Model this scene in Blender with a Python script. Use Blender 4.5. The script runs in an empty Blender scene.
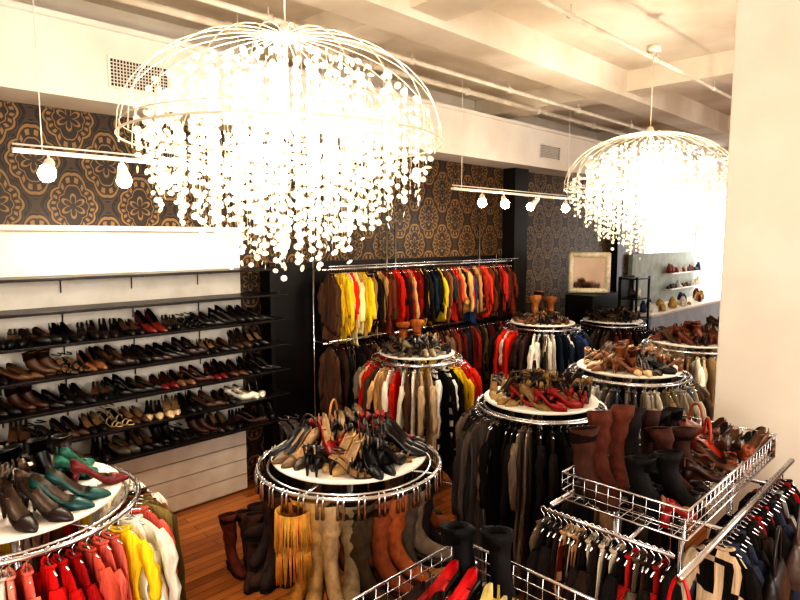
import bpy, math, random
from mathutils import Vector, Matrix
random.seed(11)
R=random.random
def U(a,b): return a+(b-a)*random.random()
pi=math.pi
def lin(c): return c/12.92 if c<=.04045 else ((c+.055)/1.055)**2.4
def hx(h):
    h=h.lstrip('#'); return tuple(lin(int(h[i:i+2],16)/255) for i in (0,2,4))
# ---------------- materials
def newmat(name):
    m=bpy.data.materials.new(name); m.use_nodes=True
    nt=m.node_tree; b=nt.nodes['Principled BSDF']; return m,nt,b
def noisemat(name,c1,c2=None,rough=.6,metal=0,scale=6,bump=.0,bscale=40,emit=None,es=0):
    m,nt,b=newmat(name); c1=hx(c1) if isinstance(c1,str) else c1
    c2=hx(c2) if isinstance(c2,str) else (c2 or tuple(x*.85 for x in c1))
    tc=nt.nodes.new('ShaderNodeTexCoord')
    n=nt.nodes.new('ShaderNodeTexNoise'); n.inputs['Scale'].default_value=scale; n.inputs['Detail'].default_value=4
    nt.links.new(tc.outputs['Object'],n.inputs['Vector'])
    r=nt.nodes.new('ShaderNodeValToRGB'); r.color_ramp.elements[0].position=.35; r.color_ramp.elements[1].position=.65
    r.color_ramp.elements[0].color=(*c1,1); r.color_ramp.elements[1].color=(*c2,1)
    nt.links.new(n.outputs['Fac'],r.inputs['Fac']); nt.links.new(r.outputs['Color'],b.inputs['Base Color'])
    b.inputs['Roughness'].default_value=rough; b.inputs['Metallic'].default_value=metal
    if bump:
        n2=nt.nodes.new('ShaderNodeTexNoise'); n2.inputs['Scale'].default_value=bscale
        nt.links.new(tc.outputs['Object'],n2.inputs['Vector'])
        bp=nt.nodes.new('ShaderNodeBump'); bp.inputs['Strength'].default_value=bump; bp.inputs['Distance'].default_value=.02
        nt.links.new(n2.outputs['Fac'],bp.inputs['Height']); nt.links.new(bp.outputs['Normal'],b.inputs['Normal'])
    if emit:
        b.inputs['Emission Color'].default_value=(*emit,1); b.inputs['Emission Strength'].default_value=es
    return m
def attrmat(name,rough,bump,bs,spec=.5,stretch=1,dist=.01,lo=.7,hi=1.2):
    m,nt,b=newmat(name)
    a=nt.nodes.new('ShaderNodeAttribute'); a.attribute_name='Col'
    tc=nt.nodes.new('ShaderNodeTexCoord')
    mp=nt.nodes.new('ShaderNodeMapping'); mp.inputs['Scale'].default_value=(1,1,stretch); nt.links.new(tc.outputs['Object'],mp.inputs[0])
    n=nt.nodes.new('ShaderNodeTexNoise'); n.inputs['Scale'].default_value=bs; n.inputs['Detail'].default_value=4
    nt.links.new(mp.outputs[0],n.inputs['Vector'])
    mr=nt.nodes.new('ShaderNodeMapRange'); mr.inputs['From Min'].default_value=.3; mr.inputs['From Max'].default_value=.7; mr.inputs['To Min'].default_value=lo; mr.inputs['To Max'].default_value=hi
    nt.links.new(n.outputs['Fac'],mr.inputs['Value'])
    mx=nt.nodes.new('ShaderNodeVectorMath'); mx.operation='SCALE'
    nt.links.new(a.outputs['Color'],mx.inputs[0]); nt.links.new(mr.outputs[0],mx.inputs['Scale'])
    nt.links.new(mx.outputs[0],b.inputs['Base Color'])
    bp=nt.nodes.new('ShaderNodeBump'); bp.inputs['Strength'].default_value=bump; bp.inputs['Distance'].default_value=dist
    nt.links.new(n.outputs['Fac'],bp.inputs['Height']); nt.links.new(bp.outputs['Normal'],b.inputs['Normal'])
    b.inputs['Roughness'].default_value=rough; b.inputs['Specular IOR Level'].default_value=spec
    return m
FAB=attrmat('fabric',.85,1.0,26,.2,.14,.035,.7,1.25)
SUE=attrmat('suede',.75,.5,30,.25,.6,.01,.65,1.2)
LEA=attrmat('leather',.38,.25,30,.45)
CHR=noisemat('chrome_steel',(.75,.75,.76),(.6,.6,.62),.22,1,8)
WHT=noisemat('white_laminate','#ece5d8','#e0d8ca',.45)
BLK=noisemat('black_paint','#110e0d','#171311',.45)
SHELF=noisemat('dark_shelf','#120d0b','#1a1310',.35,scale=12)
WPAINT=noisemat('white_paint_soffit','#ece5db','#e1d8cc',.8,scale=2,bump=.05)
CPAINT=noisemat('cream_ceiling_paint','#ebe3d6','#cbbfac',.9,scale=1.0,bump=.3,bscale=5)
COLM=noisemat('column_plaster','#eae3d7','#ded6c8',.85,scale=1.5,bump=.15,bscale=9)
PIPE=noisemat('painted_conduit','#e4dccc','#cfc4b1',.6)
GLOW=noisemat('lamp_glow',(1,.9,.7),(1,.88,.66),.5,emit=(1,.88,.68),es=90)
WIRE=noisemat('white_wire','#efe6d4','#d8cbb4',.35,.2)
m,nt,b=newmat('capiz_shell'); SHELL=m
b.inputs['Base Color'].default_value=(.92,.86,.72,1); b.inputs['Roughness'].default_value=.3
b.inputs['Emission Color'].default_value=(1,.9,.7,1); b.inputs['Emission Strength'].default_value=.14  # faint glow put into the shell material on top of the bulbs' light
tr=nt.nodes.new('ShaderNodeBsdfTranslucent'); tr.inputs['Color'].default_value=(1,.94,.8,1)
mx=nt.nodes.new('ShaderNodeMixShader'); mx.inputs[0].default_value=.45
out=nt.nodes['Material Output']; nt.links.new(b.outputs[0],mx.inputs[1]); nt.links.new(tr.outputs[0],mx.inputs[2]); nt.links.new(mx.outputs[0],out.inputs['Surface'])
# wood floor
m,nt,b=newmat('wood_floor'); FLOORM=m
tc=nt.nodes.new('ShaderNodeTexCoord')
br=nt.nodes.new('ShaderNodeTexBrick'); br.inputs['Scale'].default_value=1
br.inputs['Brick Width'].default_value=1.3; br.inputs['Row Height'].default_value=.09; br.inputs['Mortar Size'].default_value=.003
br.inputs['Color1'].default_value=(*hx('#b87840'),1); br.inputs['Color2'].default_value=(*hx('#8a5026'),1); br.inputs['Mortar'].default_value=(*hx('#3a1e0c'),1)
nt.links.new(tc.outputs['Object'],br.inputs['Vector'])
mp=nt.nodes.new('ShaderNodeMapping'); mp.inputs['Scale'].default_value=(1.5,22,1); nt.links.new(tc.outputs['Object'],mp.inputs[0])
n=nt.nodes.new('ShaderNodeTexNoise'); n.inputs['Scale'].default_value=2; n.inputs['Detail'].default_value=6; nt.links.new(mp.outputs[0],n.inputs['Vector'])
mr=nt.nodes.new('ShaderNodeMapRange'); mr.inputs['To Min'].default_value=.5; mr.inputs['To Max'].default_value=1.45; nt.links.new(n.outputs['Fac'],mr.inputs['Value'])
vm=nt.nodes.new('ShaderNodeVectorMath'); vm.operation='SCALE'; nt.links.new(br.outputs['Color'],vm.inputs[0]); nt.links.new(mr.outputs[0],vm.inputs['Scale'])
nt.links.new(vm.outputs[0],b.inputs['Base Color']); b.inputs['Roughness'].default_value=.35
# damask wallpaper
m,nt,b=newmat('damask_wallpaper'); PAPER=m
N=nt.nodes; L=nt.links
def mth(op,a,bb=None,c=None):
    q=N.new('ShaderNodeMath'); q.operation=op
    for i,x in enumerate((a,bb,c)):
        if x is None: continue
        if isinstance(x,(int,float)): q.inputs[i].default_value=x
        else: L.new(x,q.inputs[i])
    return q.outputs[0]
geo=N.new('ShaderNodeNewGeometry'); sp=N.new('ShaderNodeSeparateXYZ'); L.new(geo.outputs['Position'],sp.inputs[0])
PW,PH=.54,.70
X_=mth('DIVIDE',sp.outputs['X'],PW); Z_=mth('DIVIDE',sp.outputs['Z'],PH)
g=mth('ADD',mth('COSINE',mth('MULTIPLY',X_,2*pi)),mth('COSINE',mth('MULTIPLY',Z_,2*pi)))
pos=mth('MULTIPLY',mth('GREATER_THAN',g,0),.5)
u=mth('MULTIPLY',mth('SUBTRACT',mth('FRACT',mth('ADD',X_,pos)),.5),PW)
v=mth('MULTIPLY',mth('SUBTRACT',mth('FRACT',mth('ADD',Z_,pos)),.5),PH)
uu=mth('MULTIPLY',u,1/.205); vv=mth('MULTIPLY',v,1/.215)
r=mth('SQRT',mth('ADD',mth('MULTIPLY',uu,uu),mth('MULTIPLY',vv,vv)))
th=mth('ARCTAN2',uu,vv)
pt=mth('POWER',mth('ABSOLUTE',mth('COSINE',th)),12)
sc=mth('ABSOLUTE',mth('SINE',mth('MULTIPLY',th,5)))
rs=mth('DIVIDE',r,mth('ADD',mth('ADD',.84,mth('MULTIPLY',sc,.10)),mth('MULTIPLY',pt,.40)))
def band(xv,a,c): return mth('MULTIPLY',mth('GREATER_THAN',xv,a),mth('LESS_THAN',xv,c))
rim=band(rs,.91,1.0); inner=band(rs,.60,.64)
pet=mth('MULTIPLY',band(rs,.70,.86),mth('GREATER_THAN',mth('ABSOLUTE',mth('SINE',mth('MULTIPLY',th,10))),.72))
fl=mth('LESS_THAN',mth('ABSOLUTE',mth('SUBTRACT',r,mth('MULTIPLY',mth('ADD',.35,mth('MULTIPLY',mth('ABSOLUTE',mth('COSINE',mth('MULTIPLY',th,3))),.85)),.36))),.05)
gold=mth('MAXIMUM',mth('MAXIMUM',rim,inner),mth('MAXIMUM',pet,fl))
tre=mth('LESS_THAN',mth('ABSOLUTE',g),.06)
mid=mth('MAXIMUM',band(rs,1.06,1.10),mth('MULTIPLY',mth('LESS_THAN',rs,.93),.3))
vo=N.new('ShaderNodeTexVoronoi'); vo.inputs['Scale'].default_value=40; L.new(geo.outputs['Position'],vo.inputs['Vector'])
fil=mth('MULTIPLY',mth('MULTIPLY',mth('LESS_THAN',vo.outputs['Distance'],.3),mth('GREATER_THAN',rs,1.1)),.4)
mid=mth('MAXIMUM',mid,mth('MAXIMUM',fil,mth('MULTIPLY',tre,.7)))
def mixc(f,a,bb):
    q=N.new('ShaderNodeMix'); q.data_type='RGBA'; L.new(f,q.inputs[0])
    if isinstance(a,tuple): q.inputs[6].default_value=a
    else: L.new(a,q.inputs[6])
    q.inputs[7].default_value=bb; return q.outputs[2]
c=mixc(mid,(*hx('#1a1310'),1),(*hx('#4a3726'),1)); c=mixc(gold,c,(*hx('#86683f'),1))
L.new(c,b.inputs['Base Color']); b.inputs['Roughness'].default_value=.5
# ------------- mesh builder
class MB:
    def __init__(s): s.v=[];s.f=[];s.c=[];s.m=[];s.s=[]
    def add(s,vs,fs,col=(.5,.5,.5),mat=0,sm=True,M=None):
        o=len(s.v)
        s.v.extend([(M@Vector(q))[:] for q in vs] if M is not None else [tuple(q) for q in vs])
        for i,f in enumerate(fs):
            s.f.append([k+o for k in f]); s.c.append(col[i] if isinstance(col,list) else col); s.m.append(mat); s.s.append(sm)
    def obj(s,name,mats,parent=None):
        me=bpy.data.meshes.new(name); me.from_pydata(s.v,[],s.f)
        for q in mats: me.materials.append(q)
        me.polygons.foreach_set('material_index',s.m); me.polygons.foreach_set('use_smooth',s.s)
        a=me.color_attributes.new('Col','FLOAT_COLOR','CORNER'); arr=[]
        for f,c in zip(s.f,s.c): arr.extend((c[0],c[1],c[2],1.0)*len(f))
        a.data.foreach_set('color',arr); me.update()
        ob=bpy.data.objects.new(name,me); bpy.context.scene.collection.objects.link(ob)
        if parent: ob.parent=parent
        return ob
def empty(name,loc=(0,0,0)):
    e=bpy.data.objects.new(name,None); e.location=loc; bpy.context.scene.collection.objects.link(e); e.empty_display_size=.1
    bpy.context.view_layer.update(); return e
def box(mb,a,bb,col=(.5,.5,.5),mat=0):
    x0,y0,z0=a;x1,y1,z1=bb
    v=[(x0,y0,z0),(x1,y0,z0),(x1,y1,z0),(x0,y1,z0),(x0,y0,z1),(x1,y0,z1),(x1,y1,z1),(x0,y1,z1)]
    mb.add(v,[(0,3,2,1),(4,5,6,7),(0,1,5,4),(1,2,6,5),(2,3,7,6),(3,0,4,7)],col,mat,False)
def boxobj(name,a,bb,mat,parent=None,bev=0):
    c=[(a[i]+bb[i])/2 for i in range(3)]
    mb=MB(); box(mb,[a[i]-c[i] for i in range(3)],[bb[i]-c[i] for i in range(3)])
    o=mb.obj(name,[mat],parent); o.location=c
    if bev:
        md=o.modifiers.new('b','BEVEL'); md.width=bev; md.segments=2
    return o
def tube(mb,pts,r,n=6,col=(.6,.6,.6),mat=0,closed=False,M=None,cap=True):
    pts=[Vector(p) for p in pts]; k=len(pts); vs=[]
    rr=r if isinstance(r,(list,tuple)) else [r]*k
    t0=(pts[1]-pts[0]).normalized(); ref=Vector((0,0,1)) if abs(t0.z)<.9 else Vector((1,0,0))
    for i,p in enumerate(pts):
        if closed: t=(pts[(i+1)%k]-pts[i-1]).normalized()
        else: t=(pts[min(i+1,k-1)]-pts[max(i-1,0)]).normalized()
        s=t.cross(ref)
        if s.length<1e-4: s=t.cross(Vector((0,1,0)))
        s.normalize(); u=s.cross(t)
        if not closed: ref=u
        for j in range(n):
            a=2*pi*j/n; vs.append(p+s*math.cos(a)*rr[i]+u*math.sin(a)*rr[i])
    fs=[]
    for i in range(k if closed else k-1):
        i2=(i+1)%k
        for j in range(n): fs.append((i*n+j,i*n+(j+1)%n,i2*n+(j+1)%n,i2*n+j))
    if not closed and cap: fs.append(tuple(range(n))[::-1]); fs.append(tuple((k-1)*n+j for j in range(n)))
    mb.add(vs,fs,col,mat,True,M)
def circ(c,r,z,n=40): return [(c[0]+r*math.cos(2*pi*i/n),c[1]+r*math.sin(2*pi*i/n),z) for i in range(n)]
def disk(mb,c,r,z0,z1,n=48,col=(.8,.8,.8),mat=0):
    vs=[];fs=[]
    prof=[(r-.006,z0),(r,z0+.005),(r,z1-.005),(r-.006,z1)]
    for q,zz in prof:
        for i in range(n): vs.append((c[0]+q*math.cos(2*pi*i/n),c[1]+q*math.sin(2*pi*i/n),zz))
    for a in range(3):
        for i in range(n): fs.append((a*n+i,a*n+(i+1)%n,(a+1)*n+(i+1)%n,(a+1)*n+i))
    fs.append(tuple(range(n))[::-1]); fs.append(tuple(3*n+i for i in range(n)))
    mb.add(vs,fs,col,mat,False)
def loft(mb,rings,col,mat=0,cap0=True,cap1=True,M=None):
    n=len(rings[0]);vs=[p for r in rings for p in r];fs=[];cs=[]
    for i in range(len(rings)-1):
        for j in range(n):
            fs.append((i*n+j,i*n+(j+1)%n,(i+1)*n+(j+1)%n,(i+1)*n+j)); cs.append(col(i,j) if callable(col) else col)
    c0=col(0,0) if callable(col) else col
    if cap0: fs.append(tuple(range(n))[::-1]); cs.append(c0)
    if cap1: fs.append(tuple((len(rings)-1)*n+j for j in range(n))); cs.append(c0)
    mb.add(vs,fs,cs,mat,True,M)
# ---------- shoes
INS=[hx('#2a1c14'),hx('#1a1310'),hx('#6a4c30'),hx('#9a7a54'),hx('#141010'),hx('#3a281c')]
KINDS=(0,0,0,0,0,2,3,1)
def pump(mb,loc,rz,c,hh=.085,sc=1.0,insole=None,tilt=0,kind=None):
    c=hx(c) if isinstance(c,str) else c
    ins=insole or random.choice(INS)
    kind=kind if kind is not None else random.choice(KINDS)
    M=Matrix.Translation(loc)@Matrix.Rotation(rz,4,'Z')@Matrix.Rotation(tilt,4,'Y')@Matrix.Scale(sc,4)
    pf=.018 if kind==2 else 0
    st=[(0,.004,.003,.010,0),(.05,.017,.001,.022,0),(.14,.028,0,.033,0),(.25,.036,0,.043,0),(.33,.038,0,.047,0),
        (.36,.038,0,.040,1),(.48,.036,.16,.034,1),(.62,.030,.5,.032,1),(.76,.026,.85,.038,1),(.9,.027,1,.052,1),(.98,.018,1.02,.058,1),(1,.008,1.02,.056,1)]
    if kind==1: st=[(s,w,zb,.012 if 0<i<11 else .01,1) for i,(s,w,zb,h,o) in enumerate(st)]
    if kind==3: st=[(s,w,zb,h+(.0 if s<.3 else .03*min(1,(s-.3)/.2)),0 if s<.5 else o) for s,w,zb,h,o in st]
    rings=[]
    for s,w,zb,h,op in st:
        y=.125-.24*s; z=zb*hh+pf*(1 if s<.45 else .6); zz0=z-pf*(1 if s<.45 else .3)
        if op: pr=[(0,zz0),(-.8*w,zz0),(-w,z+.4*h),(-.92*w,z+h),(-.74*w,z+.01),(0,z+.009),(.74*w,z+.01),(.92*w,z+h),(w,z+.4*h),(.8*w,zz0)]
        else: pr=[(0,zz0),(-.8*w,zz0),(-w,z+.3*h),(-.75*w,z+.75*h),(-.38*w,z+.95*h),(0,z+h),(.38*w,z+.95*h),(.75*w,z+.75*h),(w,z+.3*h),(.8*w,zz0)]
        rings.append([(a,y,b) for a,b in pr])
    o0=1 if kind==1 else (6 if kind==3 else 4)
    f=lambda i,j: ins if (i>=o0 and j in (3,4,5,6)) else c
    loft(mb,rings,f,0,M=M)
    if kind in(1,2):
        def strap(y,z,w,h): tube(mb,[(-w,y,z+.004),(-w*.85,y,z+h*.7),(0,y,z+h),(w*.85,y,z+h*.7),(w,y,z+.004)],.007,5,c,0,M=M)
        if kind==1:
            strap(.085,pf,.03,.034); strap(.05,pf,.036,.044); strap(-.0,hh*.25,.034,.05)
        tube(mb,[(-.026,-.1,hh+.045),(-.027,-.07,hh+.04),(0,-.035,hh+.035),(.027,-.07,hh+.04),(.026,-.1,hh+.045)],.005,5,c,0,M=M)
    tw=.006 if hh>.07 and kind<3 else .018
    hr=[]
    for zz,w,yo in ((hh+.004,.021,-.088),(hh*.6,.5*(.021+tw),-.1),(0,tw,-.103)):
        hr.append([(w*math.cos(2*pi*k/6),yo+w*math.sin(2*pi*k/6),zz) for k in range(6)])
    loft(mb,hr,c,0,M=M)
def boot(mb,loc,rz,c,H=.3,hh=.04,sc=1.0,slouch=.0,hang=False,wide=1.0,flop=0):
    c=hx(c) if isinstance(c,str) else c
    M=Matrix.Translation(loc)@Matrix.Rotation(rz,4,'Z')@Matrix.Scale(sc,4)
    st=[(.15,.022,.010,.010,0,0),(.135,.028,.030,.022,0,0),(.09,.034,.041,.030,0,0),(.045,.043,.041,.038,8,.05),(.0,.058,.038,.048,22,.3),
        (-.04,.08,.037,.056,50,.8),(-.055,.115,.038,.05,80,1),(-.055,.16,.042,.048,90,1)]
    rings=[];n=12
    def ring(y,z,a,b_,al,xo=0):
        al=math.radians(al); return [(xo+a*math.cos(2*pi*k/n),y+b_*math.sin(2*pi*k/n)*math.sin(al),z+b_*math.sin(2*pi*k/n)*math.cos(al)) for k in range(n)]
    for y,z,a,b_,al,hf in st: rings.append(ring(y,z+hh*hf+.004,a,b_,al))
    k=max(2,int((H-.16)/.04)); fx,fy=U(-1,1)*flop,U(-1,1)*flop
    for i in range(1,k+1):
        t=i/k; j=slouch*(1 if i%2 else -1)*U(.5,1.3)
        rings.append(ring(-.055+U(-1,1)*slouch+fy*t*t,hh+.16+(H-.16)*t,(.042+.014*t+j)*(1+(wide-1)*t),(.048+.016*t+j)*(1+(wide-1)*t),90,fx*t*t+U(-.5,.5)*slouch))
    top=rings[-1]; cx=sum(p[0] for p in top)/n; cy=sum(p[1] for p in top)/n
    rings[-1]=[(p[0],p[1],p[2]+.25*(p[1]-cy)) for p in top]; top=rings[-1]
    rings.append([(cx+(p[0]-cx)*.9,cy+(p[1]-cy)*.9,p[2]-.003) for p in top])
    rings.append([(cx+(p[0]-cx)*.8,cy+(p[1]-cy)*.8,p[2]-.07) for p in top])
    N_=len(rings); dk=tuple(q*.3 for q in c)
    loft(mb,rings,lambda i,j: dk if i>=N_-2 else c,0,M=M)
    sole=[]
    for y,w,zz in ((.152,.012,0),(.13,.032,0),(.08,.043,0),(.03,.038,0),(-.02,.032,hh*.5),(-.06,.034,hh),(-.1,.02,hh)):
        sole.append([(-w,y,zz),(-w,y,zz+.012),(w,y,zz+.012),(w,y,zz)])
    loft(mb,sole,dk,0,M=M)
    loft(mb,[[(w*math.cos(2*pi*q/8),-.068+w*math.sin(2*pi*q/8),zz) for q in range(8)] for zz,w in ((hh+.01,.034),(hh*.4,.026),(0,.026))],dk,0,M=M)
def bagmesh(mb,X,Y,Z,a,c,w=.3,h=.18,d=.1,hang=0):
    M=Matrix.Translation((X,Y,Z))@Matrix.Rotation(a,4,'Z'); cc=hx(c); n=16; rings=[]
    for t,s,e in ((0,.9,.8),(.03,1,1),(.4,1.03,1.1),(.8,.93,.7),(.97,.88,.35),(1,.85,.2)):
        rings.append([(w/2*s*(abs(math.cos(q))**.5)*(1 if math.cos(q)>0 else -1),d/2*e*(abs(math.sin(q))**.5)*(1 if math.sin(q)>0 else -1),h*t) for q in [2*pi*(k+.5)/n for k in range(n)]])
    loft(mb,rings,cc,0,M=M)
    hh=hang or .12
    tube(mb,[(-w*.33*math.cos(q),0,h*.95+hh*math.sin(q)) for q in [pi*k/12 for k in range(13)]],.007,6,cc,0,M=M)
    tube(mb,[(-.03,-d*.3,h*.72),(.03,-d*.3,h*.72)],.008,6,hx('#c8a860'),0,M=M)
# ---------- garments
def pcol(spec):
    if isinstance(spec,str):
        c=hx(spec); k=U(.8,1.2); c=tuple(q*k for q in c); return lambda i,j:c
    a=hx(spec[0]);b_=hx(spec[1]);t=spec[2]
    if t=='s': return lambda i,j: a if (i%2) else b_
    if t=='v': return lambda i,j: a if (j%2) else b_
    if t=='p': return lambda i,j: a if (i%3==0 or j%4==0) else b_
    rs=random.Random(random.random()); tab=[[a if rs.random()<.45 else b_ for _ in range(40)] for _ in range(40)]
    return lambda i,j: tab[i%40][j%40]
def garment(mb,p,ang,L_=.8,W=.2,th=.02,spec='#222222',sleeve=.5,hook=True):
    M=Matrix.Translation(p)@Matrix.Rotation(ang+U(-.16,.16),4,'Z')@Matrix.Rotation(U(-.04,.04),4,'Y')
    n=18; ph=U(0,6); ph2=U(0,6); ph3=U(0,6); off=-.055
    shd=U(.07,.14); wsh=U(.65,.95)
    zs=[0,.02,.05,shd,.17]+[.17+(L_-.17)*k/13 for k in range(1,14)]
    rings=[]; fl=U(.8,1.25); a1=U(.008,.02); sl=U(-.08,.08); nk=U(.035,.05)
    for zz in zs:
        t=zz/L_
        if zz<shd: hw=nk+(W*wsh-nk)*(zz/shd)**.75; tk=.012+(th-.012)*zz/shd
        else:
            q=min(1,(zz-shd)/.3); hw=W*(wsh+(.9-wsh)*q-.14*math.sin(min(1,t*1.3)*pi)+(fl-1)*t); tk=th*(.75+.45*t)
        r=[]
        for j in range(n):
            a=2*pi*j/n; cx=math.cos(a); sy=math.sin(a)
            k=min(1,t*2.2)
            xx=hw*cx; yy=tk*(abs(sy)**.8)*(1 if sy>=0 else -1)+a1*math.sin(8*cx+ph)*k+.008*math.sin(17*cx+ph2)*k
            yy+=.014*math.sin(4*t+ph3)*k
            xx+=(.014*math.sin(9*t+ph2)+.009*math.sin(21*t+ph3+j*.4))*k
            r.append((xx,yy,off-zz+(sl*cx*t)-(.02*math.sin(3*a+ph) if zz==zs[-1] else 0)))
        rings.append(r)
    cf=pcol(spec); loft(mb,rings,cf,0,M=M)
    # collar
    c0=cf(1,1); tube(mb,[(nk*math.cos(q),.014*math.sin(q)+.002,off-.004+.012*math.cos(q)**2) for q in [2*pi*k/10 for k in range(10)]],.008,5,tuple(v_*.85 for v_ in c0),0,closed=True,M=M)
    if sleeve>0:
        for s in (-1,1):
            w0=W*wsh; k=U(.028,.042); e1=U(-.025,.025)
            pts=[(s*(w0*.8),0,off-shd+.02),(s*(w0*1.02),U(-.01,.01),off-shd-.04)]
            rr=[k*.7,k]
            m_=6
            for q in range(1,m_+1):
                t=q/m_; pts.append((s*(w0*1.03+.025*math.sin(t*2))+U(-.01,.01),e1*t+U(-.009,.009),off-shd-.04-sleeve*t)); rr.append(k*(1-.25*t)*U(.78,1.18))
            tube(mb,pts,rr,7,cf(1,1) if s>0 else cf(2,1),0,M=M)
    if hook:
        hp=[(0,0,off+.005),(0,0,-.02),(0,.016,-.008),(0,.017,.008),(0,.0,.017),(0,-.014,.008)]
        tube(mb,hp,.0032,4,(.8,.8,.8),1,M=M)
        tube(mb,[(-nk*1.6,0,off-.02),(0,0,off+.008),(nk*1.6,0,off-.02)],.005,5,(.8,.8,.8),1,M=M)
GM=[FAB,CHR]
def palat(pal,deg,cen,span=180):
    t=((deg-(cen-span/2))%360)/span
    return pal[int(t*len(pal))] if t<1 else random.choice(pal)
def rrack(X,Y,z=1.35,rad=.49,deck=.43,n=50,pal=None,Lr=(.7,.95),garm=True,sl=.5,W=.17,arc=None):
    e=empty('round_clothing_rack',(X,Y,0)); 
    mb=MB(); c=(0,0)
    tube(mb,circ(c,rad,z),.012,8,closed=True)
    tube(mb,circ(c,rad-.05,z-.0),.008,6,closed=True)
    for k in range(4):
        a=k*pi/2+.4; ca,sa=math.cos(a),math.sin(a)
        tube(mb,[(0,0,z),(rad*ca,rad*sa,z)],.008)
        tube(mb,[(0,0,.12),(.28*ca,.28*sa,.1),(.42*ca,.42*sa,.065)],.013)
        tube(mb,[(.42*ca,.42*sa,.065),(.42*ca,.42*sa,.0)],.02,8)
        tube(mb,[(.3*ca,.3*sa,z),(.3*ca,.3*sa,z+.045)],.008)
    tube(mb,[(0,0,.1),(0,0,z+.04)],.02,10)
    mb.obj('chrome_frame',[CHR],e)
    mb=MB(); disk(mb,c,deck,z+.04,z+.06); mb.obj('deck_top',[WHT],e)
    if garm:
        cen,span=arc or (math.degrees(math.atan2(-Y,-X))%360,180)
        g=MB()
        for k in range(n):
            deg=(k+.5)/n*360+U(-2.5,2.5)
            sp=palat(pal,deg,cen,span) if R()<.82 else random.choice(pal)
            a=math.radians(deg)
            garment(g,(X+(rad)*math.cos(a),Y+(rad)*math.sin(a),z),a,U(*Lr),W*U(.75,1.15),.017,sp,sl*U(.4,1.15) if R()<.75 else 0)
        g.obj('hanging_garments',GM)
    return z+.06
def decksh(X,Y,z,cols,rad=.42,npairs=17,heights=(.06,.11),bootcols=None,nb=3,name='high_heel_shoes',md=.098,bags=()):
    mb=MB(); pts=[]; tries=0
    for (bx,by,ba,bc_,bw_,bh_) in bags:
        bagmesh(mb,X+bx,Y+by,z,ba,bc_,bw_,bh_,.09); pts.append((bx,by))
    if bootcols:
        for i in range(nb):
            a=U(0,2*pi); rr=U(0,.2); px,py=rr*math.cos(a),rr*math.sin(a)
            if any((px-q[0])**2+(py-q[1])**2<.13**2 for q in pts): continue
            pts.append((px,py)); y=U(0,6.28); c=random.choice(bootcols)
            for s in (-.045,.045): boot(mb,(X+px+s*math.cos(y),Y+py+s*math.sin(y),z),y+U(-.2,.2),c,U(.17,.22),.05,.85,.003,flop=.02)
    n0=len(pts)
    while len(pts)<npairs+n0 and tries<2500:
        tries+=1; a=U(0,2*pi); rr=(rad-.08)*math.sqrt(R()); px,py=rr*math.cos(a),rr*math.sin(a)
        if any((px-q[0])**2+(py-q[1])**2<md**2 for q in pts): continue
        pts.append((px,py)); y=a-pi/2+U(-1.2,1.2) if rr>.15 else U(0,6.28); c=random.choice(cols); h=U(*heights); kd=random.choice(KINDS); ins=random.choice(INS)
        if rr>rad-.15: y=a-pi/2+random.choice((0,pi,pi/2))+U(-.4,.4); px*=.93;py*=.93
        layer=0 if rr>.22 else U(0,.07)
        for s in (-.037,.037):
            pump(mb,(X+px+s*math.cos(y),Y+py+s*math.sin(y),z+layer),y+U(-.15,.15),c,h,U(.88,1.0),ins,0,kd)
    return mb.obj(name,[LEA])
# ================= ROOM
boxobj('floor',(-2.5,-3.2,-.1),(16.2,5.6,0),FLOORM)
boxobj('ceiling',(-2.5,-3.2,4.45),(16.2,5.6,4.6),CPAINT)
wl=empty('wall_left')
boxobj('wall_left_wallpaper',(-2.5,5.4,0),(12.6,5.6,4.1),PAPER,wl)
boxobj('wall_left_upper',(-2.5,5.4,4.1),(12.6,5.6,4.45),WPAINT,wl)
boxobj('wall_left_sill',(12.6,5.4,0),(16.0,5.6,2.2),WPAINT,wl)
boxobj('wall_left_header',(12.6,5.4,3.5),(16.0,5.6,4.45),WPAINT,wl)
boxobj('wall_left_pier_a',(12.6,5.4,2.2),(12.8,5.6,3.5),WPAINT,wl)
boxobj('wall_left_pier_b',(15.9,5.4,2.2),(16.0,5.6,3.5),WPAINT,wl)
wn=empty('window_1')
for xx in (12.8,13.8,14.85,15.84): boxobj('window_mullion',(xx,5.45,2.2),(xx+.06,5.52,3.5),WPAINT,wn)
boxobj('window_sash',(12.8,5.45,2.9),(15.9,5.52,2.95),WPAINT,wn)
we=empty('wall_end')
boxobj('wall_end_sill',(16.0,-3.2,0),(16.2,5.4,1.0),WPAINT,we)
boxobj('wall_end_header',(16.0,-3.2,3.7),(16.2,5.4,4.45),WPAINT,we)
boxobj('wall_end_pier',(16.0,-3.2,1.0),(16.2,2.6,3.7),WPAINT,we)
w2=empty('window_2')
for yy in (2.6,3.5,4.4,5.34): boxobj('window_mullion_end',(16.05,yy,1.0),(16.12,yy+.06,3.7),WPAINT,w2)
boxobj('wall_right',(-2.5,-3.2,0),(16.0,-3.0,4.45),WPAINT)
boxobj('wall_back',(-2.7,-3.2,0),(-2.5,5.6,4.45),WPAINT)
boxobj('structural_column',(4.3,.66,0),(4.95,1.3,4.45),COLM,None,.01)
boxobj('soffit_duct',(-2.45,4.9,3.57),(13.0,5.395,4.1),WPAINT)
boxobj('trim_soffit_top',(-2.45,4.86,4.1),(13.0,5.395,4.14),WPAINT)
cb=empty('ceiling_beams')
for i,xx in enumerate((-.2,3.3,6.9,10.5,14.0)): boxobj('cross_beam_%d'%i,(xx,-3.0,4.22),(xx+.4,5.39,4.45),CPAINT,cb)
for i,yy in enumerate((3.2,-.6)): boxobj('long_beam_%d'%i,(-2.45,yy,4.16),(15.95,yy+.35,4.45),CPAINT,cb)
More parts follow.
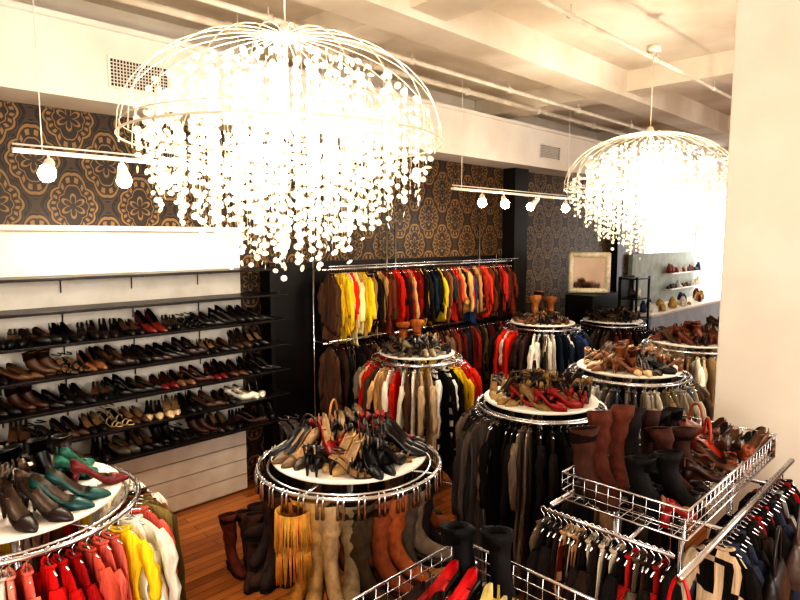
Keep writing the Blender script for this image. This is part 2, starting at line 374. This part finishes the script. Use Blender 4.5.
def conduit(yy,zz,r):
    mb=MB(); tube(mb,[(-2.4,yy,zz),(15.9,yy,zz)],r,10)
    for k in range(12):
        xx=-2+k*1.5; tube(mb,[(xx,yy,zz),(xx+.05,yy,zz)],r*1.5,10); tube(mb,[(xx+.025,yy,zz),(xx+.025,yy,4.2)],.006,5)
    mb.obj('ceiling_conduit',[PIPE])
conduit(3.87,4.12,.022); conduit(2.3,4.12,.016); conduit(4.45,4.2,.03)
def vent(x0,x1,z0,z1):
    mb=MB(); y=4.897
    box(mb,(x0-.02,y-.01,z0-.02),(x1+.02,y,z0),mat=0);box(mb,(x0-.02,y-.01,z1),(x1+.02,y,z1+.02));box(mb,(x0-.02,y-.01,z0),(x0,y,z1));box(mb,(x1,y-.01,z0),(x1+.02,y,z1))
    box(mb,(x0,y-.002,z0),(x1,y+.002,z1),mat=1)
    k=int((x1-x0)/.024)
    for i in range(1,k): box(mb,(x0+i*.024-.004,y-.006,z0),(x0+i*.024+.004,y,z1))
    for i in range(1,8): 
        zz=z0+(z1-z0)*i/8; box(mb,(x0,y-.006,zz-.004),(x1,y,zz+.004))
    mb.obj('air_vent_grille',[WPAINT,BLK])
vent(1.78,2.22,3.70,3.90); vent(7.8,8.35,3.72,3.9)
boxobj('trim_pilaster',(7.6,5.18,0),(7.95,5.395,3.57),BLK)
boxobj('trim_pilaster',(11.2,5.25,0),(11.4,5.395,3.57),BLK)
boxobj('trim_wainscot',(3.42,5.375,0),(7.5,5.395,2.28),BLK)
# ================= SHOE SHELVES
sh=empty('shoe_shelving')
boxobj('back_panel',(-1.0,5.27,0.0),(3.05,5.38,2.6),WHT,sh)
boxobj('top_cap',(-1.0,5.2,2.6),(3.07,5.39,2.64),WHT,sh)
for k in range(4): boxobj('base_slat_%d'%k,(-1.0,5.24,.02+k*.155),(3.05,5.27,.165+k*.155),WHT,sh)
SZ=[2.25,2.0,1.75,1.5,1.25,1.0,.75]
for k,zz in enumerate(SZ): boxobj('shelf_%d'%k,(-1.0,4.93,zz-.022),(3.38,5.27,zz),SHELF,sh,.003)
boxobj('end_post',(3.33,5.18,0),(3.38,5.36,2.28),BLK,sh)
mb=MB()
for zz in SZ:
    for xx in (-.6,.2,1.0,1.45,2.0,2.6): tube(mb,[(xx,5.26,zz-.14),(xx,5.25,zz-.03),(xx,5.0,zz-.024)],.006,5)
mb.obj('shelf_brackets',[CHR],sh)
dkk=['#120e0d','#16110f','#0f0c0c','#1c1512']
rows={1.75:dkk*3+['#241a16','#3a231a','#5a1c14'],1.5:dkk*2+['#3a2a1e','#5a3a22','#7a5034','#9a7450','#2a1a14','#8c1812','#9a2018'],
 1.25:dkk*2+['#5a1410','#6a4a32','#2a1a12','#b89064','#4a2a1a','#3a2a1e'],1.0:dkk*2+['#c0a884','#d8c6a4','#6a5038','#4a3424','#e2dccc'],.75:dkk*2+['#6a6458','#2a211c','#4a2a20']}
for zz,cols in rows.items():
    mb=MB(); xx=-.85
    while xx<3.2:
        c=random.choice(cols); h=U(.04,.1); rz=pi+random.choice((U(.15,.9),U(-.4,.3),U(.5,1.2))); kd=random.choice(KINDS); ins=random.choice(INS)
        if R()<.12 and zz<1.6:
            for q in range(2): boot(mb,(xx+q*.09,5.12,zz),rz,c,.18,.04,.85)
        else:
            for q in range(2): pump(mb,(xx+q*U(.075,.085),5.09+U(-.015,.015),zz),rz+U(-.12,.12),c,h,U(.95,1.1),ins,0,kd)
        xx+=U(.155,.185)
    mb.obj('row_of_shoes',[LEA])
# ================= WALL CLOTHES RAIL
wr=empty('wall_clothing_rail')
mb=MB()
for zz in (2.2,1.4):
    tube(mb,[(3.92,5.1,zz),(7.42,5.1,zz)],.015,8)
    for xx in (3.98,5.1,6.2,7.36): tube(mb,[(xx,5.1,zz),(xx,5.36,zz)],.01,6)
    tube(mb,[(3.92,4.98,zz+.04),(7.42,4.98,zz+.04)],.008,6)
    for xx in (3.98,5.1,6.2,7.36): tube(mb,[(xx,5.1,zz),(xx,4.98,zz+.04)],.007,6)
for xx in (5.1,5.25,6.95): tube(mb,[(xx,5.33,.1),(xx,5.33,2.72)],.014,6)
for xx in (3.98,7.36): tube(mb,[(xx,5.33,.0),(xx,5.33,2.3)],.014,6)
mb.obj('rail_frame',[CHR],wr)
up=['#5a4030','#e2bb30','#efcf38','#f2ead8','#efe0a0','#e8c832',('#a88050','#3a2416','l'),('#a88050','#3a2416','l'),'#c09a60','#7a3a22','#6a4a30','#d8301e','#d02a1e','#b82018','#e03622','#8a1a14','#1d1816','#2a1f1a','#1c2c3a','#1a1614','#23201e','#8a5a3c','#2a3a3a','#6a3a2c','#d84a24','#1a1412','#b03020','#284060','#5a3a28','#c09058','#8a2a1e','#c0401e','#7a3a24','#3a221c',('#9a7048','#2a1a16','l'),'#c0382a','#5a3430','#8a3a20','#3a2018']
g=MB(); n=92
for k in range(n):
    t=(k+.5)/n; sp=up[min(int(t*len(up)),len(up)-1)] if R()<.82 else random.choice(up)
    garment(g,(4.0+3.34*t,5.1,2.2),pi/2,U(.45,.78),.165*U(.8,1.12),.013,sp,U(.25,.5) if R()<.65 else 0)
g.obj('hanging_garments',GM)
lo=['#2a1f1a','#2c221e','#1a1513','#4a3628','#242a34','#3a221a',('#7a624a','#2a1a14','l'),'#6a2018','#8a2a1e','#5a4030']
g=MB()
for k in range(70):
    t=(k+.5)/70; garment(g,(4.0+3.34*t,5.1,1.4),pi/2,U(.7,1.1),.165*U(.8,1.12),.015,random.choice(lo),.45 if R()<.5 else 0)
g.obj('hanging_garments',GM)
# ================= ROUND RACKS
bw=['#14100f','#1b1513','#2a1c16','#0e0c0c']
z=rrack(2.05,2.44,1.33,.49,.42,garm=False)
decksh(2.05,2.44,z,['#120e0d','#16100f','#1c1412','#7a150f','#a01a12','#b08c58','#3a2a1a','#6a5030','#100c0c','#0f0c0c','#0d0b0b','#1a1614'],.43,34,(.08,.115),None,0,bags=((.05,.2,.6,'#a87840',.24,.12),(-.18,.12,1.9,'#2a1c14',.18,.1)),md=.09)
mb=MB(); g=MB()
bc=['#2a1a14','#3a2418','#2a1a12','#4a2a1a','#c68e40','#b0905c','#b59a72','#8a7a5c','#4a3e2a','#8a4e2c','#a86238','#5e554c','#837566','#2e2824','#1a1614']
nb=32; 
for k in range(nb):
    deg=(k+.5)/nb*360; a=math.radians(deg)
    c=palat(bc,deg,230)
    fr=c=='#c68e40'
    H=.47 if fr else U(.33,.47); x0,y0=2.05+.5*math.cos(a),2.44+.5*math.sin(a); top=1.27
    boot(mb,(x0-.05*math.cos(a),y0-.05*math.sin(a),top-H-.04),a-pi/2+U(-.6,.6)+.5,c,H,.04,1.0,.006,wide=U(1.2,1.5),flop=.015)
    if fr:
        cc=hx(c)
        for q in range(80):
            aa=2*pi*q/80; bx=x0+.088*math.cos(aa); by=y0+.088*math.sin(aa)
            for zz,rr in ((top-.01,1),(top-.16,.95)): 
                l=U(.15,.2); tube(mb,[(x0+(bx-x0)*rr*.9,y0+(by-y0)*rr*.9,zz),(x0+(bx-x0)*rr+U(-.008,.008),y0+(by-y0)*rr+U(-.008,.008),zz-l)],[.005,.0035],4,tuple(v*U(.75,1.15) for v in cc))
    for q in (-.035,.035):
        cx,cy=x0-q*math.sin(a),y0+q*math.cos(a)
        tube(g,[(cx-.01*math.cos(a),cy-.01*math.sin(a),1.35),(cx,cy,1.32),(cx,cy,1.235)],[.004,.006,.01],6)
mb.obj('hanging_boots',[SUE]); g.obj('boot_clips',[CHR])
mb=MB()
for k in range(20): boot(mb,(2.2+.09*(k//2)+U(-.02,.02),3.75+.24*(k%2)-.02*k,0),2.6+U(-.6,.6),random.choice(['#3a241c','#5a2a1e','#4a3024','#2a1c18','#6a3424','#2a1c18']),U(.28,.46),.05,flop=.03,slouch=.005,wide=1.15)
mb.obj('row_of_boots',[SUE])
# R2 bottom-left
z=rrack(.60,3.07,1.33,.52,.45,58,['#e8b8a0','#e9dfd0','#e0907c','#d86a5a','#c8201c','#c01a18','#a8181a','#d8604c','#e89888','#e07a68','#f4d02c','#f0cc28','#f5eedc','#f0e4cc','#d8bc94','#8a7a48','#6a5a34','#7a5434','#3a2c20'],(.7,.9),arc=(298,112))
mb=MB()
for (dx,dy,a,c,h) in ((.30,.10,-.9,'#2a6a58',.1),(.26,-.02,-1.1,'#2a6a58',.1),(.2,-.25,-2.0,'#1c4a46',.09),(.12,-.3,-2.2,'#1c4a46',.09),(.32,-.16,-1.6,'#6a2020',.09),(.05,-.34,-2.6,'#2a1d1a',.09),(-.05,-.33,-2.9,'#2a1d1a',.09),
  (-.2,-.28,2.8,'#8a1a14',.08),(-.3,-.18,2.2,'#8a1a14',.08),(.28,.22,-.6,'#3a3440',.1),(.2,.31,-.4,'#4a4450',.1),(.08,.34,0,'#16110f',.1),(-.05,.34,.2,'#16110f',.1),(-.2,.28,.6,'#51402c',.09),(-.3,.15,1.1,'#51402c',.09),(.08,.1,-.5,'#5a4430',.1),(.1,-.1,-1.3,'#4a3a2c',.1),(-.08,.12,.3,'#1b1614',.1),(-.1,-.1,2.2,'#1b1614',.1)):
    pump(mb,(.6+dx,3.07+dy,z),a,c,h,1.05,hx('#4a382a'),0,0)
mb.obj('high_heel_shoes',[LEA])
mb=MB()
for k in range(6): boot(mb,(.36+.1*k,3.16+U(-.04,.04),z),-2.2+U(-.5,.5),random.choice(bw+['#3a3440']),U(.15,.17),.07,.85,flop=.03)
mb.obj('ankle_boots',[LEA])
# R3
z=rrack(4.32,4.08,1.35,.45,.38,48,['#a03024','#c83020','#7a7268','#4a4038','#d0a878','#f2ead8','#d82c1c','#efe8d4','#6a4a34','#f5ecd8','#e4d6b6','#c0a888',('#f5efe0','#151212','s'),('#f5efe0','#151212','s'),'#1a1614','#f0c82c','#e0b82a','#b8301c','#d03422'],(.75,.95),arc=(223,160))
decksh(4.32,4.08,z,['#4a3a30','#2a211c','#5a4a3a','#3a3a3c','#14100f','#8a7a60'],.38,22,(.05,.08))
mb=MB(); boot(mb,(4.36,4.12,z),2.3,'#a8622f',.24,.03,1.1,wide=1.4,slouch=.008);boot(mb,(4.26,4.2,z),2.5,'#9a5628',.22,.03,1.1,wide=1.4,slouch=.008); mb.obj('ankle_boots',[SUE])
# R4
z=rrack(3.69,2.265,1.35,.45,.4,50,['#6a5c50','#2a2420','#3a3430','#5a5048','#181412','#1f1a18','#7a6a5a','#2c2420','#181412','#120f0e','#241c18','#4a3624',('#7a6450','#141110','l'),'#181412','#4a443e'],(.9,1.2),sl=.6)
decksh(3.69,2.265,z,['#8a6a3c','#6a4a28','#120e0d','#b09460','#2a1c14','#7a6238','#8a1a12','#14100f'],.4,28,(.08,.11),['#14100f'],1,bags=((.1,.12,.4,'#1a1412',.2,.12),),md=.09)
# R5
z=rrack(5.155,2.28,1.35,.51,.44,52,['#5a5a62','#a29a8c','#2a2624','#c8beb0','#6c665c','#e8e0d0','#8a8278','#4c5666','#7a7470','#b9ad9a','#34343a','#8c7c60','#a4988a','#566474','#d8c8ae','#5a4a3a'],(.75,1.0))
decksh(5.155,2.28,z,['#3a2a20','#8a5c3c','#6a4630','#14100f','#7a6a5a','#a07048','#d0b890'],.44,28,(.05,.09),['#6a3c24','#8a5430'],3)
# R6
z=rrack(6.9,4.235,1.38,.48,.42,48,['#3a2a26','#d83020','#e03824','#c82c1c','#4a3430','#f0e8d8',('#f0e8d8','#3a3430','l'),'#e8e0d0','#243040','#202838','#34486a','#1a1a1e','#3a3a3a'],(.75,1.0))
decksh(6.9,4.235,z,['#6a4a30','#2a1c14','#9a8464','#14100f','#7a5030'],.42,22,(.05,.08))
mb=MB(); boot(mb,(6.85,4.3,z),2.4,'#a06a3a',.26,.04,1.1,wide=1.4,slouch=.008);boot(mb,(7.02,4.18,z),2.2,'#8a5428',.24,.04,1.1,wide=1.4,slouch=.008);boot(mb,(7.05,4.38,z),2.2,'#6a4a30',.3,.04,1.1,wide=1.2,slouch=.008); mb.obj('ankle_boots',[SUE])
# R7
z=rrack(6.96,2.38,1.35,.5,.44,48,['#d9c5a2','#efe2c8','#e2cfac','#9a7a58','#f5ecd8','#d0b892','#b09670','#eee0c4'],(.8,1.05))
decksh(6.96,2.38,z,['#6a3424','#8a4c34','#3a281c','#9a6a48'],.44,26,(.05,.08),['#7a4028','#5a3020'],4)
for (X,Y) in ((8.45,4.0),(8.8,2.4)):
    z=rrack(X,Y,1.28,.46,.42,42,['#3a2a22','#1a1614','#4a3a2e','#5a2a1c','#2a241e','#22262e'],(.8,1.0))
    decksh(X,Y,z,['#3a281c','#4a3624','#14100f'],.42,20,(.05,.08))
# ================= WIRE BASKET GONDOLAS
def gondola(x0,x1,y0,y1,zt,rails=True):
    e=empty('wire_basket_rack'); mb=MB(); zb=zt-.12
    def rect(z,r,o=0): 
        P=[(x0-o,y0-o,z),(x1+o,y0-o,z),(x1+o,y1+o,z),(x0-o,y1+o,z)]
        for i in range(4): tube(mb,[P[i],P[(i+1)%4]],r,6)
    rect(zt,.005); rect(zt-.04,.0025); rect(zt-.08,.0025); rect(zb,.005)
    k=int((x1-x0)/.05)
    for i in range(k+1):
        xx=x0+(x1-x0)*i/k
        for yy in (y0,y1): tube(mb,[(xx,yy,zb),(xx,yy,zt)],.002,4)
        tube(mb,[(xx,y0,zb),(xx,y1,zb)],.002,4)
    k=int((y1-y0)/.05)
    for i in range(k+1):
        yy=y0+(y1-y0)*i/k
        for xx in (x0,x1): tube(mb,[(xx,yy,zb),(xx,yy,zt)],.002,4)
        tube(mb,[(x0,yy,zb),(x1,yy,zb)],.002,4)
    for xx in (x0+.3,x1-.3):
        for yy in (y0+.12,y1-.12): tube(mb,[(xx,yy,0.0),(xx,yy,zb)],.014,8)
        tube(mb,[(xx,y0-.05,zb-.05),(xx,y1+.05,zb-.05)],.011,6)
        tube(mb,[(xx,y0,.1),(xx,y1,.1)],.011,6)
    for yy in (y0-.05,y1+.05): tube(mb,[(x0-.2 if yy<y0 else x0,yy,zb-.05),(x1+.15,yy,zb-.05)],.014,8)
    tube(mb,[(x0-.06,y0+.02,zb-.05),(x0-.06,y1+.05,zb-.05)],.009,8)
    tube(mb,[(x0-.06,y0+.2,zb-.05),(x0+.3,y0+.2,zb-.02)],.009,6)
    mb.obj('wire_frame',[CHR],e)
    return zb+.003
zb=gondola(2.35,3.62,.78,1.32,1.5)
pal8=['#1a1512','#241c18','#332620','#3a2018','#8a1c16','#14110f',('#8a6a4c','#1f1713','l'),'#5a4c3e',('#c8b090','#1a1412','l'),'#243034','#7a6a56','#1c1714','#3a2820','#1a1614']
g=MB()
for k in range(20): garment(g,(2.29,.82+.029*k,zb-.055),0,U(.5,.95),.11*U(.7,1.2),.01,random.choice(pal8+['#a02418','#c8b8a0',('#b08a60','#5a1a14','l')]),.35 if R()<.3 else 0)
for k in range(21): garment(g,(2.62+.048*k,.73,zb-.055),pi/2,U(.7,.95),.13,.014,random.choice(pal8+['#8a8a86','#6a665e','#3a4050']),.4)
for k in range(17): garment(g,(2.62+.06*k,1.37,zb-.055),pi/2,U(.7,.95),.13,.018,random.choice(pal8),.4)
g.obj('hanging_garments',GM)
mb=MB()
for (X,Y,a,c,H,w) in ((2.58,1.24,2.4,'#54291a',.33,1.1),(2.69,1.22,2.2,'#5e301e',.35,1.1),(2.50,1.0,2.9,'#14100f',.19,1.1),(2.62,.92,2.8,'#181311',.2,1.1),(2.87,1.22,2.4,'#1c1210',.28,1.1),(2.99,1.2,2.0,'#3a2018',.25,1.05),
   (2.80,1.02,2.7,'#44241a',.24,1.15),(2.95,1.0,2.4,'#3a2016',.22,1.15),(3.14,1.2,2.4,'#1e1513',.22,1.0),(3.26,1.2,1.9,'#1a1311',.22,1.0),(2.43,1.22,2.9,'#44261a',.29,1.1)):
    boot(mb,(X,Y,zb),a,c,H,.04,.95,.006,wide=w,flop=.03)
mb.obj('leather_boots',[SUE])
mb=MB()
for (X,Y,a,c) in ((2.5,.86,-1.8,'#8a1812'),(2.75,.86,-1.5,'#2a1a14')): pump(mb,(X,Y,zb),a,c,.07,1)
pp=[]
for t in range(500):
    X,Y=U(2.9,3.55),U(.84,1.24)
    if any((X-q[0])**2+(Y-q[1])**2<.1**2 for q in pp) or (X<3.3 and Y>.93): continue
    pp.append((X,Y)); a=U(0,6.28); c=random.choice(['#7a2a1a','#3a2018','#9a4a2a','#16110f','#5a2014','#a04028','#6a4430','#4a3020']); h=U(.05,.08)
    for s in (-.036,.036): pump(mb,(X+s*math.cos(a),Y+s*math.sin(a),zb+U(0,.05)),a,c,h,.92)
mb.obj('high_heel_shoes',[LEA])
def bag(*a,**k):
    mb=MB(); bagmesh(mb,*a,**k); mb.obj('leather_handbag',[LEA])
bag(3.3,1.02,zb+.03,.5,'#b03a1c',w=.24,h=.08,d=.12)
bag(3.48,1.14,zb+.03,.9,'#8a4424',w=.2,h=.1,d=.1)
bag(2.16,.73,.95,1.2,'#b8121a',w=.18,h=.14,d=.08,hang=.25)
bag(2.75,.56,1.0,.1,'#1a1412',w=.26,h=.2,d=.09,hang=.18)
bag(3.15,.56,.98,.1,'#5a4a42',w=.26,h=.2,d=.09,hang=.18)
zb=gondola(.35,1.56,.66,1.26,1.5)
mb=MB()
for (X,Y,a,c,H) in ((1.46,1.15,2.6,'#12100f',.19),(1.50,1.04,2.4,'#141010',.2)): boot(mb,(X,Y,zb),a,c,H,.05,.9,.006,wide=1.15,flop=.03)
mb.obj('leather_boots',[SUE])
mb=MB()
for (X,Y,a,c,i,k_) in ((1.32,1.18,1.4,'#120e0d','#c8141a',0),(1.33,1.10,1.5,'#120e0d','#c8141a',0),(1.16,1.19,1.2,'#7a1812','#2a1210',0),(1.16,1.11,1.3,'#7a1812','#2a1210',0),(1.30,.98,1.8,'#b89a50','#d8c07a',0),(1.28,.90,1.9,'#b89a50','#d8c07a',0),(.98,1.15,1.2,'#7a1a20','#2a1a18',0)):
    pump(mb,(X,Y,zb),a,c,.07,1.0,hx(i),0,k_)
mb.obj('high_heel_shoes',[LEA])
g=MB()
for k in range(10): garment(g,(.6+.09*k,1.31,zb-.055),pi/2,U(.7,.9),.14,.02,random.choice(pal8),.3)
g.obj('hanging_garments',GM)
# ================= CHANDELIERS
def chandelier(X,Y,zr=2.98,Rr=.72,H=.48):
    e=empty('capiz_shell_chandelier',(X,Y,zr)); mb=MB()
    tube(mb,circ((0,0),Rr,0,64),.005,6,closed=True)
    tube(mb,circ((0,0),Rr*.98,.05,64),.0025,5,closed=True)
    nr=24
    for k in range(nr):
        a=2*pi*k/nr; pts=[]
        for q in range(13):
            ph=pi/2*q/12; r=Rr*math.sin(ph); pts.append((r*math.cos(a),r*math.sin(a),H*math.cos(ph)**.9 if q<12 else 0))
        tube(mb,pts,.0028,5)
        tube(mb,[(Rr*math.cos(a),Rr*math.sin(a),0),(Rr*math.cos(a),Rr*math.sin(a),-.02)],.004,5)
    tube(mb,[(0,0,H-.02),(0,0,H+.05)],[.05,.02],10)
    tube(mb,[(0,0,H),(0,0,4.2-zr)],.004,6)
    tube(mb,[(0,0,4.15-zr),(0,0,4.2-zr)],.06,16)
    tube(mb,[(0,0,H),(0,0,.1)],.012,8)
    for k in range(6):
        a=2*pi*k/6; tube(mb,[(0,0,.1),(.12*math.cos(a),.12*math.sin(a),.06),(.16*math.cos(a),.16*math.sin(a),.1)],.008,6)
    mb.obj('wire_dome',[WIRE],e)
    sm=MB(); th=MB()
    for r,n in ((.06,7),(.13,13),(.20,18),(.27,23),(.34,28),(.41,32),(.48,36),(.54,40),(.60,42),(.66,40)):
        for k in range(n):
            if R()<.06: continue
            a=2*pi*(k+R()*.6)/n; q=r/Rr; rr=r+U(-.02,.02)
            zt=H*math.sqrt(max(0,1-q*q))-.04; zbm=.03-.54*max(0,1-q**2.0)**.85+U(-.07,.06)
            if r>.3 and R()<.35: zt=zt*U(.3,.8)
            x0,y0=rr*math.cos(a),rr*math.sin(a)
            tube(th,[(x0,y0,zt),(x0,y0,zbm)],.0009,3)
            z=zt
            while z>zbm:
                z-=U(.034,.066); s=U(.012,.019); 
                u=Vector((U(-1,1),U(-1,1),U(-.35,.35))).normalized(); v=u.cross(Vector((0,0,1))); v.normalize(); w=u.cross(v)
                c=Vector((x0,y0,z)); sm.add([c+v*s*math.cos(2*pi*j/7)+w*s*math.sin(2*pi*j/7)*.9 for j in range(7)],[tuple(range(7))],sm=False)
    sm.obj('shell_strands',[SHELL],e); th.obj('strand_threads',[WIRE],e)
    for k in range(3):
        a=2*pi*k/3+.5; l=bpy.data.lights.new('chandelier_bulb','POINT'); l.energy=21; l.color=(1,.9,.75); l.shadow_soft_size=.045
        o=bpy.data.objects.new('chandelier_bulb',l); o.location=(.15*math.cos(a),.15*math.sin(a),.10); o.parent=e; bpy.context.scene.collection.objects.link(o)
chandelier(1.64,2.38); chandelier(5.37,2.26)
# ================= TRACK LIGHTS
def track(x0,x1,heads,Y=4.0,Z=3.04):
    e=empty('track_light',(x0,Y,Z)); mb=MB(); gl=MB()
    box(mb,(0,-.018,-.012),(x1-x0,.018,.012))
    tube(mb,[(0,0,.035),(x1-x0,0,.035)],.006,6)
    for xx in (.15,x1-x0-.15): tube(mb,[(xx,0,0),(xx,0,1.12)],.0035,5)
    for hx_,dx,dy in heads:
        xx=hx_-x0; d=Vector((dx,dy,-.6)).normalized()
        p=Vector((xx,0,-.07)); tube(mb,[(xx,0,0),p],.008,6)
        tube(mb,[p-d*.05,p-d*.03,p+d*.02,p+d*.05],[.018,.028,.034,.044],14,cap=False)
        q=p+d*.05; tube(gl,[q,q+d*.015,q+d*.04,q+d*.065,q+d*.08],[.028,.042,.048,.038,.012],14)
        l=bpy.data.lights.new('track_spot','SPOT'); l.energy=40; l.color=(1,.9,.76); l.spot_size=math.radians(110); l.spot_blend=.8; l.shadow_soft_size=.03
        o=bpy.data.objects.new('track_spot',l); o.parent=e; o.location=q+d*.1; o.rotation_euler=d.to_track_quat('-Z','Y').to_euler(); bpy.context.scene.collection.objects.link(o)
    mb.obj('track_rail',[WPAINT],e); gl.obj('lamp_faces',[GLOW],e)
track(.9,2.5,[(1.08,-.3,-.6),(1.5,.3,.6),(1.78,-.35,-.6),(2.3,.3,.5)])
track(4.75,7.2,[(5.25,-.5,-.4),(5.65,-.4,-.5),(6.3,-.2,.6),(7.0,-.5,-.3)])
# ================= BACK AREA
e=empty('display_cabinet')
boxobj('cabinet_body',(9.0,4.6,0),(10.0,5.1,1.6),BLK,e,.01)
for k in range(3): boxobj('cabinet_drawer_%d'%k,(8.985,4.65,.15+k*.47),(9.0,5.05,.57+k*.47),SHELF,e)
GOLD=noisemat('antique_cream_gilt','#fdf6e2','#f0dcaa',.35,.0,scale=14)
MIR=noisemat('mirror_glass',(.8,.75,.68),(.78,.74,.66),.05,1)
e=empty('ornate_framed_mirror',(9.32,4.84,1.605)); e.rotation_euler=(0,0,math.radians(-52))
mb=MB()
for (a,b_) in (((-.3,.03,.05),(.3,.03,.05)),((.3,.03,.05),(.3,.03,.65)),((.3,.03,.65),(-.3,.03,.65)),((-.3,.03,.65),(-.3,.03,.05))):
    tube(mb,[a,b_],.045,8)
for k in range(40):
    t=k/40*4; s=int(t); f=t-s
    P=[(-.3+.6*f,.05),(.3,.05+.6*f),(.3-.6*f,.65),(-.3,.65-.6*f)][s]
    c=Vector((P[0],0.02,P[1]))
    tube(mb,[c+Vector((0,.03,0)),c,c+Vector((0,-.03,0))],[.02,.05,.015],7)
mb.obj('carved_frame',[GOLD],e)
mb=MB(); box(mb,(-.28,.02,.07),(.28,.035,.63)); mb.obj('mirror_pane',[MIR],e)
e=empty('black_display_shelf')
for k,zz in enumerate((.4,.8,1.2,1.55,1.88)): boxobj('tier_%d'%k,(9.5,4.1,zz-.02),(10.0,4.4,zz),BLK,e)
for xx in (9.5,9.97):
    for yy in (4.1,4.37): boxobj('upright',(xx,yy,0),(xx+.03,yy+.03,1.9),BLK,e)
boxobj('back_board',(9.5,4.4,0),(10.0,4.42,1.9),BLK,e)
mb=MB()
for zz in (1.2,1.55):
    for k in range(4):
        X=9.58+k*.11; h=U(.1,.2); tube(mb,[(X,4.25,zz),(X,4.25,zz+h*.7),(X,4.25,zz+h)],[.04,.035,.012],8,hx(random.choice(['#14100f','#c8a860','#3a2a20','#e8e0d0'])))
mb.obj('jewellery_stands',[LEA],e)
e=empty('sales_counter')
boxobj('counter_body',(10.2,4.15,0),(14.0,4.7,1.2),noisemat('blue_grey_laminate','#b4c0ce','#a4b0c0',.5),e)
boxobj('counter_top',(10.1,4.08,1.2),(14.1,4.76,1.25),WHT,e,.01)
mb=MB()
for k in range(26):
    X=10.3+k*.14; Y=U(4.2,4.6); w=U(.03,.08); h=U(.04,.22)
    tube(mb,[(X,Y,1.25),(X,Y,1.25+h*.6),(X,Y,1.25+h)],[w,w*.9,w*.35],10,hx(random.choice(['#1a1614','#7a3a20','#c8a860','#2a3a5a','#e8e0d0','#8a1a14'])))
mb.obj('countertop_trinkets',[LEA])
e=empty('wall_display_shelves')
boxobj('display_backing',(12.0,5.3,.9),(15.6,5.39,2.2),noisemat('grey_green_board','#a4a99f','#92988e',.7),e)
for k,zz in enumerate((1.4,1.75)): boxobj('ledge_%d'%k,(13.6,5.1,zz-.02),(15.6,5.3,zz),WHT,e)
mb=MB()
for zz in (1.4,1.75):
    for k in range(14):
        X=13.65+k*.14; h=U(.06,.22); w=U(.03,.07); tube(mb,[(X,5.2,zz),(X,5.2,zz+h*.5),(X,5.2,zz+h)],[w,w*.9,w*.3],8,hx(random.choice(['#14100f','#6a5a50','#8a3a2c','#3a4a6a','#e0d8c8'])))
mb.obj('display_trinkets',[LEA],e)
# ================= LIGHTS
def area(name,loc,to,sx,sy,en,col):
    l=bpy.data.lights.new(name,'AREA'); l.shape='RECTANGLE'; l.size=sx; l.size_y=sy; l.energy=en; l.color=col
    o=bpy.data.objects.new(name,l); o.location=loc; o.rotation_euler=(Vector(to)-Vector(loc)).to_track_quat('-Z','Y').to_euler(); bpy.context.scene.collection.objects.link(o)
area('rear_fill',(-2.2,-1.5,2.6),(4,3,1.2),3,2.4,270,(1,.96,.9))  # added fill behind the camera, standing in for presumed storefront daylight
area('side_fill',(5.5,-2.8,2.8),(5.5,3,1.2),5,1.8,190,(1,.97,.92))  # added fill along the right wall, where no window is built
w=bpy.data.worlds.new('World'); bpy.context.scene.world=w; w.use_nodes=True
w.node_tree.nodes['Background'].inputs[0].default_value=(1,.99,.97,1); w.node_tree.nodes['Background'].inputs[1].default_value=4.5
cd=bpy.data.cameras.new('cam'); cd.lens=27; cd.sensor_width=36; cd.clip_start=.05
co=bpy.data.objects.new('camera',cd); co.location=(0,0,2.55); co.rotation_euler=(math.radians(84),0,math.radians(-45)); bpy.context.scene.collection.objects.link(co)
bpy.context.scene.camera=co
vs=bpy.context.scene.view_settings
vs.view_transform='Standard'
for lk in ('High Contrast','Standard - High Contrast'):
    try: vs.look=lk; print('look ok',lk); break
    except Exception as ex: print(ex)
vs.exposure=.1
